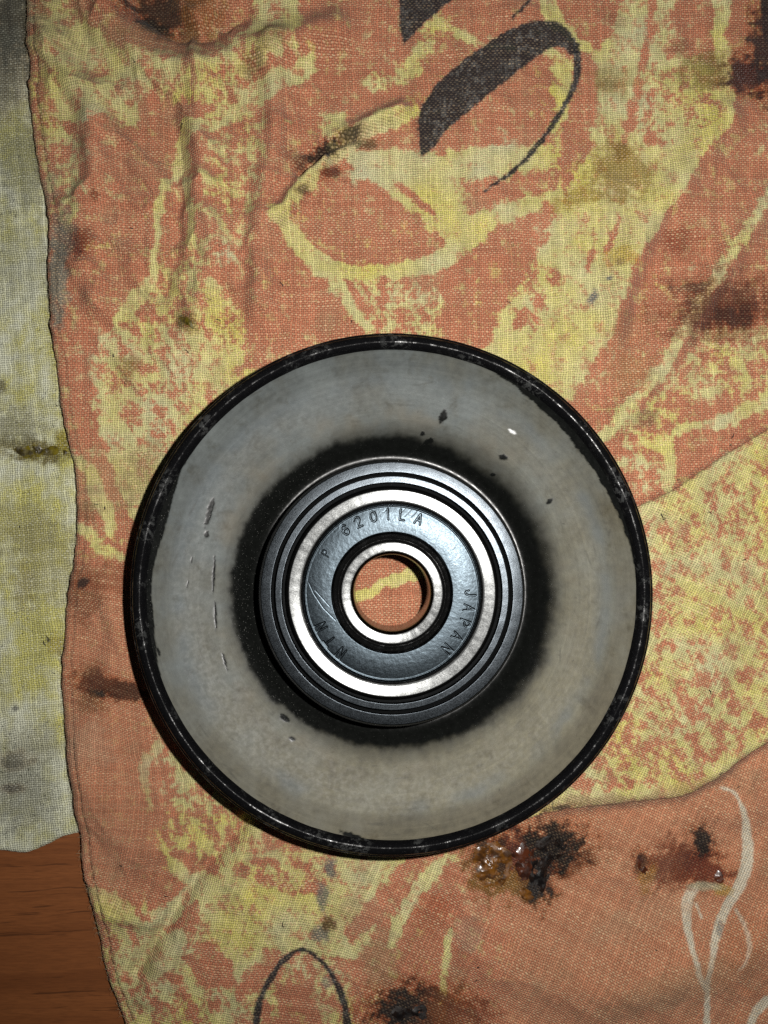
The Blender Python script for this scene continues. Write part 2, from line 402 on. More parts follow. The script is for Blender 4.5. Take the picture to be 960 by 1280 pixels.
def density_map(px, py):
    """share of yellow print, 0..1, laid out over the cloth"""
    D = np.full(px.shape, .09)
    wx = px + 9 * fbm(px * .035, py * .035, 3, 60); wy = py + 9 * fbm(px * .035 + 40, py * .035, 3, 61)
    def poly(d, pts, f=7.0):
        nonlocal D
        k = sstep(-f, f, local(poly_sdf, wx, wy, pts, 40)); D = D * (1 - k) + d * k
    def stroke(d, pts, f=4.0):
        nonlocal D
        k = sstep(-f, f, local(stroke_sdf, wx, wy, pts, 50)); D = D * (1 - k) + d * k
    # --- left strip and top left
    poly(.62, [(-120, -120), (330, -120), (330, -10), (110, 0), (75, 40), (40, 20)])
    poly(.55, [(44, 10), (60, 15), (80, 40), (100, 28), (150, 62), (165, 72), (210, 68), (250, 58), (330, 40), (330, 130), (270, 140), (200, 120), (150, 130), (110, 165), (80, 150), (60, 220), (45, 180)])
    poly(.85, [(48, 20), (70, 25), (85, 42), (112, 35), (150, 70), (190, 80), (180, 105), (110, 80), (60, 75)])
    poly(.72, [(58, 80), (110, 90), (150, 130), (120, 160), (80, 150), (70, 230), (55, 200)])
    poly(.45, [(60, 150), (110, 170), (120, 260), (85, 290), (60, 240)])
    poly(.75, [(100, 105), (170, 130), (175, 165), (120, 140)])
    poly(.08, [(110, 175), (215, 150), (215, 215), (195, 240), (190, 330), (160, 360), (110, 300)], 12)
    poly(.07, [(150, -20), (230, -20), (220, 55), (165, 60), (120, 30)])
    stroke(.9, [(236, 160, 16), (224, 190, 13), (218, 215, 11), (205, 240, 10), (199, 270, 10), (195, 300, 8), (192, 345, 14), (168, 378, 22), (150, 415, 22), (135, 460, 26), (120, 500, 22)])
    stroke(.8, [(228, 180, 12), (236, 220, 14), (240, 260, 14), (241, 300, 13), (238, 345, 18)])
    stroke(.8, [(225, 175, 18), (262, 160, 20), (300, 140, 22), (335, 118, 26), (370, 95, 22), (405, 78, 22)])
    poly(.38, [(255, 180), (330, 150), (335, 230), (300, 330), (250, 330)])
    poly(.58, [(200, 335), (262, 330), (300, 390), (310, 430), (250, 470), (190, 420)])
    poly(.60, [(120, 430), (165, 395), (300, 420), (320, 470), (250, 560), (180, 620), (140, 540), (118, 500)])
    poly(.80, [(255, 420), (300, 440), (290, 475), (240, 500)])
    poly(.10, [(80, 410), (112, 415), (118, 500), (92, 540), (75, 480)])
    stroke(.05, [(100, 515, 18), (128, 570, 16), (150, 615, 16), (166, 660, 16)])
    stroke(.9, [(92, 575, 12), (112, 590, 16), (128, 630, 20), (140, 660, 16)])
    stroke(.85, [(135, 520, 20), (152, 570, 30), (165, 610, 30), (172, 640, 20)])
    stroke(.9, [(100, 660, 14), (125, 680, 16), (155, 700, 12)])
    # --- top middle
    poly(.68, [(318, -120), (372, -120), (375, 70), (345, 85), (318, 90)])
    poly(.10, [(385, -120), (495, -120), (495, 60), (470, 100), (400, 110), (390, 40)])
    stroke(.65, [(470, 105, 26), (510, 90, 24), (530, 60, 26), (535, 40, 26), (548, 20, 16)])
    stroke(.85, [(545, 25, 8), (570, 40, 9), (605, 58, 9), (640, 66, 7)])
    poly(.06, [(560, 20), (640, -20), (660, 20), (600, 50)])
    stroke(.88, [(350, 278, 16), (372, 245, 16), (400, 212, 18), (440, 175, 24), (490, 152, 20), (520, 140, 14)])
    poly(.75, [(400, 140), (430, 145), (440, 175), (410, 185)])
    poly(.92, [(430, 190), (500, 185), (560, 195), (580, 250), (590, 310), (570, 320), (530, 275), (490, 240), (440, 222)])
    stroke(.96, [(348, 272, 18), (368, 300, 22), (400, 330, 24), (440, 342, 24), (490, 341, 22), (540, 328, 24), (590, 312, 24), (640, 290, 22), (690, 262, 24)])
    stroke(.9, [(405, 335, 22), (425, 362, 16), (445, 390, 14), (470, 425, 14)])
    poly(.92, [(560, 188), (690, 180), (700, 212), (620, 222), (560, 225)])
    poly(.93, [(545, 255), (590, 268), (700, 232), (700, 262), (620, 296), (575, 312)])
    stroke(.05, [(493, 226, 5), (515, 245, 9), (540, 266, 8)])
    poly(.06, [(385, 250), (420, 238), (470, 248), (525, 300), (500, 322), (440, 322), (395, 295)])
    poly(.42, [(440, 350), (540, 345), (560, 380), (540, 430), (470, 430)])
    poly(.05, [(330, 290), (360, 310), (410, 370), (440, 430), (330, 430), (315, 360)])
    poly(.06, [(640, 275), (695, 250), (690, 310), (650, 350), (600, 400), (560, 400), (560, 330)])
    # --- top right
    poly(.85, [(685, 60), (715, 75), (712, 120), (695, 200), (690, 130)])
    stroke(.9, [(680, -40, 20), (690, 20, 22), (715, 45, 16), (745, 72, 14)])
    poly(.80, [(750, 60), (800, -60), (840, -60), (838, 60), (810, 150), (790, 240), (735, 300), (700, 290), (720, 200), (745, 130)])
    stroke(.05, [(822, -40, 10), (816, 20, 11), (806, 70, 12), (795, 130, 11), (780, 180, 9)])
    stroke(.05, [(730, 70, 12), (735, 110, 14), (735, 150, 13), (725, 200, 10)])
    poly(.10, [(715, -60), (785, -60), (765, 40), (745, 60), (722, 40)])
    poly(.64, [(805, 75), (905, 70), (905, 155), (870, 185), (830, 185), (800, 150)])
    stroke(.88, [(902, -60, 24), (900, 0, 22), (902, 60, 16), (908, 100, 12), (905, 150, 16)])
    poly(.10, [(840, -60), (888, -60), (890, 30), (840, 70)])
    stroke(.92, [(905, 155, 14), (870, 188, 20), (845, 220, 26), (815, 270, 30), (790, 310, 26)])
    poly(.86, [(905, 158), (872, 190), (842, 232), (822, 272), (794, 320), (781, 362), (766, 405), (748, 445), (700, 520), (600, 440), (640, 372), (672, 325), (690, 270), (740, 250), (800, 190)])
    stroke(.08, [(772, 270, 5), (766, 300, 8), (760, 318, 5)])
    stroke(.08, [(742, 300, 6), (735, 340, 6)])
    poly(.55, [(665, 330), (700, 330), (690, 400), (650, 430), (640, 400)])
    stroke(.88, [(1000, 190, 14), (960, 242, 12), (930, 290, 12), (905, 325, 13), (882, 365, 15), (856, 410, 14), (822, 466, 17), (790, 505, 18), (755, 545, 18)])
    poly(.50, [(865, 420), (960, 400), (1080, 380), (1080, 470), (960, 490), (860, 500), (830, 500)])
    poly(.48, [(775, 520), (840, 480), (850, 540), (838, 600), (800, 620), (770, 580)])
    stroke(.92, [(1060, 470, 22), (960, 500, 22), (920, 522, 18), (885, 531, 14), (850, 538, 13), (836, 565, 13), (833, 610, 12)])
    poly(.05, [(845, 545), (880, 536), (905, 545), (890, 575), (848, 598)])
    # --- right wedge
    f1 = fold_side(px, py, FOLD1); f2 = fold_side(px, py, FOLD2)
    k = sstep(-2, 2, f1) * (px > 640) * sstep(2, -2, f2)
    D = D * (1 - k) + k * (.60 + .20 * np.exp(-(((px - 880) / 55) ** 2 + ((py - 745) / 45) ** 2)) + .2 * np.exp(-((f1 - 14) / 14) ** 2) + .45 * np.exp(-((f2 + 8) / 9) ** 2) - .12 * sstep(820, 900, py) - .25 * np.exp(-(((px - 835) / 22) ** 2 + ((py - 745) / 35) ** 2)))
    # --- bottom right, plain
    k = sstep(-2, 2, f2) * sstep(600, 660, px)
    D = D * (1 - k) + k * .02
    # --- below the pulley and bottom left
    poly(.03, [(80, 700), (200, 700), (200, 930), (175, 1080), (110, 1080), (70, 900)])
    poly(.55, [(195, 940), (330, 960), (330, 1050), (270, 1080), (215, 1060)])
    stroke(.93, [(195, 935, 14), (183, 955, 14), (183, 1000, 13), (193, 1045, 14), (212, 1080, 18), (235, 1100, 18)])
    stroke(.06, [(205, 960, 5), (212, 1000, 9), (225, 1040, 8)])
    poly(.80, [(245, 1110), (300, 1060), (400, 1070), (520, 1070), (470, 1150), (450, 1200), (330, 1190), (300, 1230), (250, 1170)])
    poly(.40, [(270, 1075), (420, 1070), (400, 1120), (340, 1110)])
    stroke(.04, [(525, 1075, 32), (480, 1125, 26), (440, 1165, 18)])
    stroke(.92, [(560, 1075, 18), (528, 1105, 18), (500, 1150, 16), (488, 1180, 12)])
    poly(.03, [(560, 1080), (640, 1060), (700, 1300), (560, 1400), (500, 1300), (500, 1180)])
    stroke(.88, [(560, 1165, 6), (556, 1210, 10), (552, 1250, 8)])
    poly(.10, [(240, 1165), (290, 1200), (300, 1235), (250, 1225)])
    poly(.45, [(340, 1200), (430, 1200), (450, 1300), (330, 1300)])
    poly(.04, [(345, 1225), (390, 1220), (410, 1300), (350, 1300)])
    poly(.50, [(110, 1105), (210, 1140), (250, 1230), (330, 1240), (330, 1400), (170, 1400), (130, 1200)])
    stroke(.85, [(120, 1110, 14), (145, 1135, 16), (190, 1160, 18), (225, 1130, 18), (250, 1100, 18)])
    poly(.85, [(150, 1190), (200, 1175), (235, 1150), (240, 1190), (190, 1220), (160, 1215)])
    poly(.03, [(110, 985), (180, 985), (215, 1090), (190, 1140), (130, 1100)])
    # --- seen through the bore
    poly(-.2, [(430, 680), (550, 680), (550, 800), (430, 800)])
    stroke(1.2, [(430, 760, 13), (458, 742, 15), (480, 730, 14), (505, 722, 16), (530, 712, 15)])
    return (D - .5) * 1.22 + .5

STAINS = [  # cx, cy, rx, ry, angle, colour, strength, wetness
    (205, 12, 42, 30, 10, (.030, .014, .008), .95, .45), (190, 30, 34, 10, 25, (.012, .008, .006), .95, .3), (235, 45, 20, 14, 0, (.05, .03, .012), .7, .2),
    (250, 5, 30, 40, 0, (.20, .08, .02), .6, .2), (215, 60, 70, 22, 5, (.30, .15, .06), .4, 0),
    (405, 190, 24, 11, -28, (.010, .007, .005), .95, .2), (440, 170, 16, 7, -20, (.03, .02, .01), .85, .1), (375, 205, 18, 9, 35, (.09, .04, .02), .7, .1), (412, 218, 14, 7, -25, (.10, .02, .008), .85, .2), (455, 182, 14, 7, 0, (.05, .045, .015), .7, .1),
    (380, 242, 10, 6, -30, (.05, .035, .015), .7, .1), (320, 90, 18, 12, -30, (.10, .05, .02), .5, 0), (345, 60, 26, 12, -35, (.16, .10, .04), .55, 0),
    (776, 190, 10, 12, 20, (.07, .012, .006), .9, .4), (775, 215, 44, 38, 20, (.26, .17, .035), .8, .15), (720, 248, 34, 12, -20, (.34, .24, .045), .75, 0), (762, 105, 14, 8, 0, (.10, .06, .02), .6, .1),
    (885, 90, 34, 26, 0, (.20, .15, .035), .8, .1), (770, 100, 30, 20, 0, (.28, .22, .07), .5, 0), (935, 95, 34, 24, 5, (.045, .010, .008), .95, .75), (958, 60, 22, 60, 0, (.022, .008, .008), .95, .6), (850, 60, 16, 10, 0, (.16, .06, .03), .5, 0), (770, 25, 16, 10, 0, (.20, .07, .03), .4, 0),
    (855, 300, 30, 30, 0, (.34, .10, .05), .5, 0), (848, 300, 22, 16, 0, (.20, .04, .02), .6, .1), (900, 388, 84, 50, -8, (.20, .062, .032), .7, .1), (905, 385, 56, 28, -8, (.095, .028, .017), .75, .2), (915, 395, 30, 15, -10, (.040, .014, .011), .75, .25), (860, 360, 22, 6, -4, (.10, .05, .03), .7, 0), (790, 470, 26, 30, 30, (.28, .17, .06), .4, 0), (808, 525, 14, 16, 0, (.16, .10, .05), .65, 0), (780, 420, 24, 40, 25, (.30, .12, .05), .4, 0),
    (740, 375, 6, 11, 20, (.15, .155, .145), .95, 0), (760, 350, 5, 4, 0, (.15, .155, .145), .9, 0), (773, 329, 5, 6, 0, (.15, .155, .145), .9, 0), (775, 322, 22, 14, 0, (.40, .26, .03), .6, .1),
    (103, 312, 11, 16, 0, (.12, .02, .012), .9, .2), (112, 305, 12, 14, 0, (.20, .05, .02), .6, 0), (125, 252, 6, 6, 0, (.18, .05, .02), .7, 0),
    (77, 345, 13, 66, 2, (.20, .185, .145), .98, 0), (82, 300, 18, 40, 0, (.14, .13, .11), .6, 0), (62, 240, 14, 26, 20, (.22, .20, .14), .5, 0),
    (168, 455, 16, 12, 0, (.20, .07, .03), .6, .1), (158, 460, 12, 14, 0, (.26, .20, .05), .5, 0), (235, 405, 15, 11, 30, (.12, .09, .018), .9, .4),
    (112, 640, 16, 14, 0, (.18, .07, .03), .6, 0), (115, 612, 16, 8, 0, (.24, .18, .12), .5, 0), (130, 600, 44, 52, 60, (.34, .25, .12), .35, 0), (180, 590, 20, 46, 20, (.28, .22, .10), .55, 0), (105, 740, 30, 40, 10, (.20, .060, .025), .75, .1), (108, 728, 10, 6, -40, (.030, .020, .018), .9, .2), (150, 720, 26, 26, 0, (.20, .05, .02), .5, .1),
    (150, 862, 52, 12, 10, (.060, .020, .010), .95, .4), (120, 852, 22, 18, 20, (.10, .030, .014), .9, .3), (130, 866, 14, 5, 5, (.016, .010, .008), .95, .5), (115, 880, 20, 14, 0, (.20, .08, .03), .6, .1),
    (85, 940, 14, 60, 5, (.30, .16, .10), .5, 0), (115, 930, 30, 30, 0, (.46, .27, .17), .5, 0),
    (413, 1085, 7, 14, 0, (.13, .13, .115), .9, 0), (403, 1120, 8, 20, 0, (.14, .14, .12), .85, 0), (402, 1165, 12, 12, 20, (.13, .125, .11), .9, 0), (410, 1155, 9, 9, 0, (.09, .05, .015), .9, .3), (408, 1228, 6, 7, 0, (.20, .20, .16), .7, 0), (450, 1140, 30, 26, 0, (.34, .20, .12), .4, 0), (475, 1200, 26, 40, 0, (.26, .19, .10), .5, 0), (540, 1140, 26, 26, -30, (.36, .09, .035), .5, 0),
    (525, 1264, 66, 34, 0, (.10, .035, .014), .85, .3), (520, 1262, 50, 28, 0, (.008, .005, .005), .98, .5), (560, 1262, 40, 24, 0, (.20, .06, .02), .7, .2), (590, 1265, 30, 18, 0, (.16, .04, .02), .6, .2),
    (640, 1085, 62, 44, -10, (.30, .13, .06), .6, .1), (715, 1080, 44, 22, -25, (.22, .075, .03), .85, .2), (615, 1080, 34, 42, 0, (.16, .065, .012), .95, .6), (644, 1072, 32, 36, 0, (.12, .026, .010), .95, .6), (640, 1102, 46, 18, 0, (.20, .10, .02), .9, .5), (665, 1118, 26, 13, 10, (.15, .075, .02), .9, .5), (606, 1062, 12, 16, 0, (.030, .016, .008), .9, .6), (626, 1075, 10, 26, 0, (.035, .018, .008), .85, .6), (690, 1060, 42, 34, 0, (.006, .005, .005), .98, .35), (676, 1100, 20, 34, 5, (.007, .005, .005), .98, .6),
    (742, 1000, 60, 9, -4, (.25, .16, .09), .7, 0), (700, 1008, 20, 4, -10, (.05, .035, .025), .85, 0), (850, 985, 90, 10, -14, (.32, .16, .09), .5, 0), (585, 1165, 18, 22, 0, (.28, .20, .14), .45, 0), (560, 1130, 40, 10, -20, (.36, .10, .05), .5, 0),
    (850, 1082, 52, 34, 0, (.17, .042, .018), .9, .4), (880, 1085, 30, 22, 20, (.11, .022, .010), .85, .5), (802, 1080, 10, 18, -12, (.08, .030, .012), .9, .6), (808, 1100, 12, 18, 10, (.36, .17, .04), .75, .3), (878, 1052, 14, 20, -30, (.010, .008, .008), .96, .2), (895, 1092, 14, 16, 0, (.16, .035, .014), .85, .6), (903, 1112, 12, 8, 0, (.36, .24, .05), .7, .2), (880, 1108, 22, 5, 0, (.36, .36, .24), .6, 0), (898, 1160, 5, 12, 10, (.20, .19, .17), .8, 0),
    (850, 1230, 120, 26, -18, (.30, .17, .09), .5, 0), (800, 1150, 80, 20, -20, (.40, .22, .13), .4, 0), (930, 1190, 30, 60, 0, (.40, .14, .06), .4, 0),
    (20, 20, 30, 50, 0, (.1, .1, .08), .3, 0), (55, 60, 7, 170, 0, (.24, .10, .04), .35, 0)]

def rank01(n):
    s = np.sort(n.ravel()[::37])
    return np.interp(n, s, np.linspace(0, 1, len(s)))

def apply_stains(C, wet, px, py, stains, seed, u, v):
    jt = (hash1(np.floor(u), 31) - .5) * .34 + (hash1(np.floor(v), 32) - .5) * .34
    nz = fbm(px * .07, py * .07, 4, seed) ; nz2 = fbm(px * .25, py * .25, 2, seed + 7)
    for cx, cy, rx, ry, a, col, s, w in stains:
        R = max(rx, ry) * 2.3
        m = (abs(px - cx) < R) & (abs(py - cy) < R)
        if not m.any(): continue
        ca, sa = math.cos(math.radians(a)), math.sin(math.radians(a))
        dx, dy = px[m] - cx, py[m] - cy
        d = np.sqrt(((dx * ca + dy * sa) / rx) ** 2 + ((-dx * sa + dy * ca) / ry) ** 2)
        d = d + jt[m] * (.45 if max(col) < .13 else .2)
        if max(col) < .13 and rx > 9:
            kh = .6 * s * sstep(1.75, .9, d + 1.1 * nz[m])[:, None]; C[m] = C[m] * (1 - kh * np.array([.25, .48, .66]))
        k = s * sstep(1.25, .55, d + 1.3 * nz[m] + .5 * nz2[m])
        C[m] = C[m] * (1 - k[:, None]) + np.array(col) * k[:, None]
        wet[m] = np.maximum(wet[m] * (1 - .3 * k), w * k)

def thread_coords(x, y, px, py):
    """plain cloth below x,y; the folded panels have their own thread direction"""
    def R(a, x0, y0):
        c, s = np.cos(a), np.sin(a); return (x - x0) * c + (y - y0) * s, -(x - x0) * s + (y - y0) * c
    th = math.radians(1) - math.radians(28) * sstep(880, 1120, py) * (.55 + .45 * sstep(240, 540, px)) - math.radians(5) * sstep(200, 80, px) * sstep(600, 900, py) * sstep(1000, 900, py)
    u, v = R(th, 15, -55)
    f1 = fold_side(px, py, FOLD1); f2 = fold_side(px, py, FOLD2)
    uB, vB = R(math.radians(-24), 50, -10); uC, vC = R(math.radians(-27), 15, -55)
    kB = (f1 > 0) & (px > 690) & (f2 <= 0); kC = (f2 > 0) & (px > 640)
    u = np.where(kB, uB, np.where(kC, uC, u)); v = np.where(kB, vB, np.where(kC, vC, v))
    u = u + .5 * fbm(x * .06, y * .06, 2, 70); v = v + .5 * fbm(x * .06, y * .06, 2, 71)
    return u / PITCH, v / (PITCH * .97)

def orange_print(x, y):
    px, py = to_px(x, y)
    u, v = thread_coords(x, y, px, py)
    D = density_map(px, py)
    jig = (hash1(np.floor(u), 1) - .5) * .10 + (hash1(np.floor(v), 2) - .5) * .13 + (hash1(np.floor(u) * 7919 + np.floor(v), 3) - .5) * .16
    ca, sa = math.cos(.5), math.sin(.5)
    ax, ay = px * ca - py * sa, px * sa + py * ca
    n = fbm(ax * .062, ay * .046, 5, 80, .78)
    n = rank01(n)
    Y = sstep(-.29, .29, D - n + jig * 1.3)
    tone = fbm(px * .012, py * .012, 4, 90)[..., None]; tone2 = fbm(px * .05, py * .05, 3, 93)[..., None]
    org = ORANGE * (1 + .30 * tone + .22 * tone2)
    yel = YELLOW * (1 + .28 * tone2) * np.where(1, np.array([1, 1, 1]) + np.array([-.05, 0, .55]) * np.clip(tone * 2.2, -1, 1), 1)
    C = org * (1 - Y[..., None]) + yel * Y[..., None]
    f2 = fold_side(px, py, FOLD2)
    kc = (sstep(-2, 2, f2) * sstep(600, 660, px) + .55 * sstep(230, 150, px) * sstep(690, 730, py) * sstep(1150, 1080, py))[..., None]
    C = C * (1 - kc) + kc * (np.array([.46, .190, .102]) * (1 + .25 * tone + .25 * tone2))
    # grey brown grime in soft clouds
    g = (sstep(.10, .45, fbm(px * .016 + 9, py * .016, 4, 97)) * .42)[..., None]
    C = C * (1 - g) + g * np.array([.30, .22, .125])
    g = (sstep(330, 180, px) * sstep(330, 60, py) * .35 * sstep(-.2, .3, fbm(px * .03, py * .03, 3, 98)))[..., None]
    C = C * (1 - g) + g * np.array([.25, .22, .12])
    jw = (hash1(np.floor(u), 4) - .5) * 2.6 + (hash1(np.floor(v), 5) - .5) * 2.6
    worn = sstep(.74, .90, hash1(np.floor(u) * 5171 + np.floor(v / 3 + hash1(np.floor(u), 8) * 3), 6) + .25 * fbm(px * .02, py * .02, 2, 55)) * .9
    worn = np.maximum(worn, .8 * sstep(.74, .86, hash1(np.floor(v) * 3571 + np.floor(u / 2), 7))) * (.35 + .65 * sstep(-.15, .2, fbm(px * .03, py * .03, 2, 56)))
    def ink(k, col):
        nonlocal C
        C = C * (1 - k[..., None]) + np.array(col) * k[..., None]
    for fn, pts in [(poly_sdf, [(497, -60), (600, -60), (566, 0), (535, 26), (516, 44), (504, 57), (499, 32)]),
                    (poly_sdf, spline([(525, 198), (522, 152), (531, 126), (556, 96), (600, 62), (640, 40), (680, 27), (702, 32), (718, 48), (723, 66), (715, 70), (701, 60), (680, 66), (640, 96), (600, 130), (562, 160), (541, 186)], 4)),
                    (stroke_sdf, [(720, 58, 9), (721, 95, 8), (704, 135, 7), (672, 182, 7), (640, 216, 5), (606, 241, 3)]),
                    (stroke_sdf, [(640, 27, 4), (655, 12, 4), (668, -10, 5)]), (poly_sdf, spline([(952, -50), (965, -75), (1000, -90), (1015, -40), (1000, 30), (975, 66), (958, 60), (950, 10)], 4)),
                    (stroke_sdf, [(318, 1330, 9), (321, 1270, 9), (330, 1238, 8), (352, 1203, 7), (375, 1187, 6), (398, 1198, 6), (418, 1225, 8), (431, 1258, 9), (436, 1300, 9)])]:
        ink(sstep(-1.6, 1.6, local(fn, px, py, pts, 30) + jw * .7) * .97, INK)
        ink(sstep(-1.6, 1.6, local(fn, px, py, pts, 30)) * worn * .55, (.15, .15, .145))
    for pts in [[(900, 984, 2), (916, 990, 4), (926, 1008, 6), (935, 1040, 11), (935, 1072, 15), (925, 1102, 15), (908, 1132, 13), (896, 1162, 11), (887, 1190, 8), (880, 1222, 7), (882, 1252, 8), (884, 1330, 9)],
                [(897, 1106, 3), (880, 1106, 6), (866, 1114, 11), (858, 1132, 14), (858, 1156, 10), (864, 1188, 7), (870, 1214, 7), (881, 1238, 6)],
                [(919, 1136, 3), (929, 1156, 5), (932, 1176, 6), (927, 1196, 5), (918, 1206, 4)], [(932, 1300, 8), (940, 1272, 10), (958, 1250, 12), (1000, 1220, 12)], [(870, 1130, 3), (876, 1146, 2)]]:
        ink(sstep(-1.5, 1.5, local(stroke_sdf, px, py, pts, 30) + jw * .5) * .85, CHALK)
    wet = np.zeros(px.shape)
    apply_stains(C, wet, px, py, STAINS, 110, u, v)
    # small dark specks of dirt pressed into the weave
    sp = sstep(.40, .50, fbm(px * .16, py * .16, 2, 120)) * .75
    C = C * (1 - sp[..., None]) + sp[..., None] * np.array([.09, .055, .03])
    # darker along the seam and in patches at the hem edge
    e = x - x_edge(y)
    hk = (np.exp(-((e - 1.75) / .25) ** 2) * .35 + .5 * sstep(1.1, .1, e) * sstep(-.1, .35, fbm(px * .05, py * .05, 3, 33)))[..., None]
    C = C * (1 - hk) + hk * np.array([.05, .035, .022])
    return np.clip(C, .004, .9), np.clip(wet, 0, 1), u, v

def build_orange():
    step = .22
    y0, y1 = at(480, 1390)[1], at(480, -110)[1]
    x1 = at(1070, 640)[0]
    ny = int((y1 - y0) / step)
    Y = np.linspace(y0, y1, ny)
    xe = x_edge(Y)
    nx = int((x1 - xe.mean()) / step)
    T = np.linspace(0, 1, nx)
    X = xe[:, None] + (x1 - xe)[:, None] * T[None]
    YY = np.repeat(Y[:, None], nx, 1)
    Z = z_orange(X, YY)
    # rolled hem: the first millimetre curves down and under
    e = X - xe[:, None]
    rr = 1.5
    k = np.clip(e / rr, 0, 1)
    Zb = np.maximum(Z[:, 6:7], .9)
    Z = np.where(e < rr, Z - (1 - np.sqrt(np.clip(1 - (1 - k) ** 2, 0, 1))) * np.minimum(rr, Z * .6), Z)
    C, wet, u, v = orange_print(X, YY)
    # columns running back under the hem
    under = []
    for dx, f in ((.25, .32), (.9, .16), (2.4, .12)):
        xx = X[:, :1] + dx; zz = Z[:, :1] * f + .05
        under.append((xx, YY[:, :1], zz))
    under = under[::-1]
    Xa = np.hstack([q[0] for q in under] + [X]); Ya = np.hstack([q[1] for q in under] + [YY]); Za = np.hstack([q[2] for q in under] + [Z])
    pad = lambda M: np.concatenate([np.repeat(M[:, :1], len(under), 1), M], 1)
    me = mesh_np('orange_rag', np.stack([Xa, Ya, Za], -1).reshape(-1, 3), grid_faces(ny, nx + len(under)))
    set_col(me, 'print', np.concatenate([pad(C), pad(wet)[..., None]], -1))
    set_vec(me, 'weave', np.stack([pad(u), pad(v), 0 * pad(v)], -1))
    o = new_obj('printed_rag', me, None, cloth_material('orange_print_cloth', (.62, .46, .28), .60, .14, .46))
    return o
rag = build_orange()
tag(rag, 'orange and yellow printed cotton rag with dark grease stains under the pulley', 'rag')

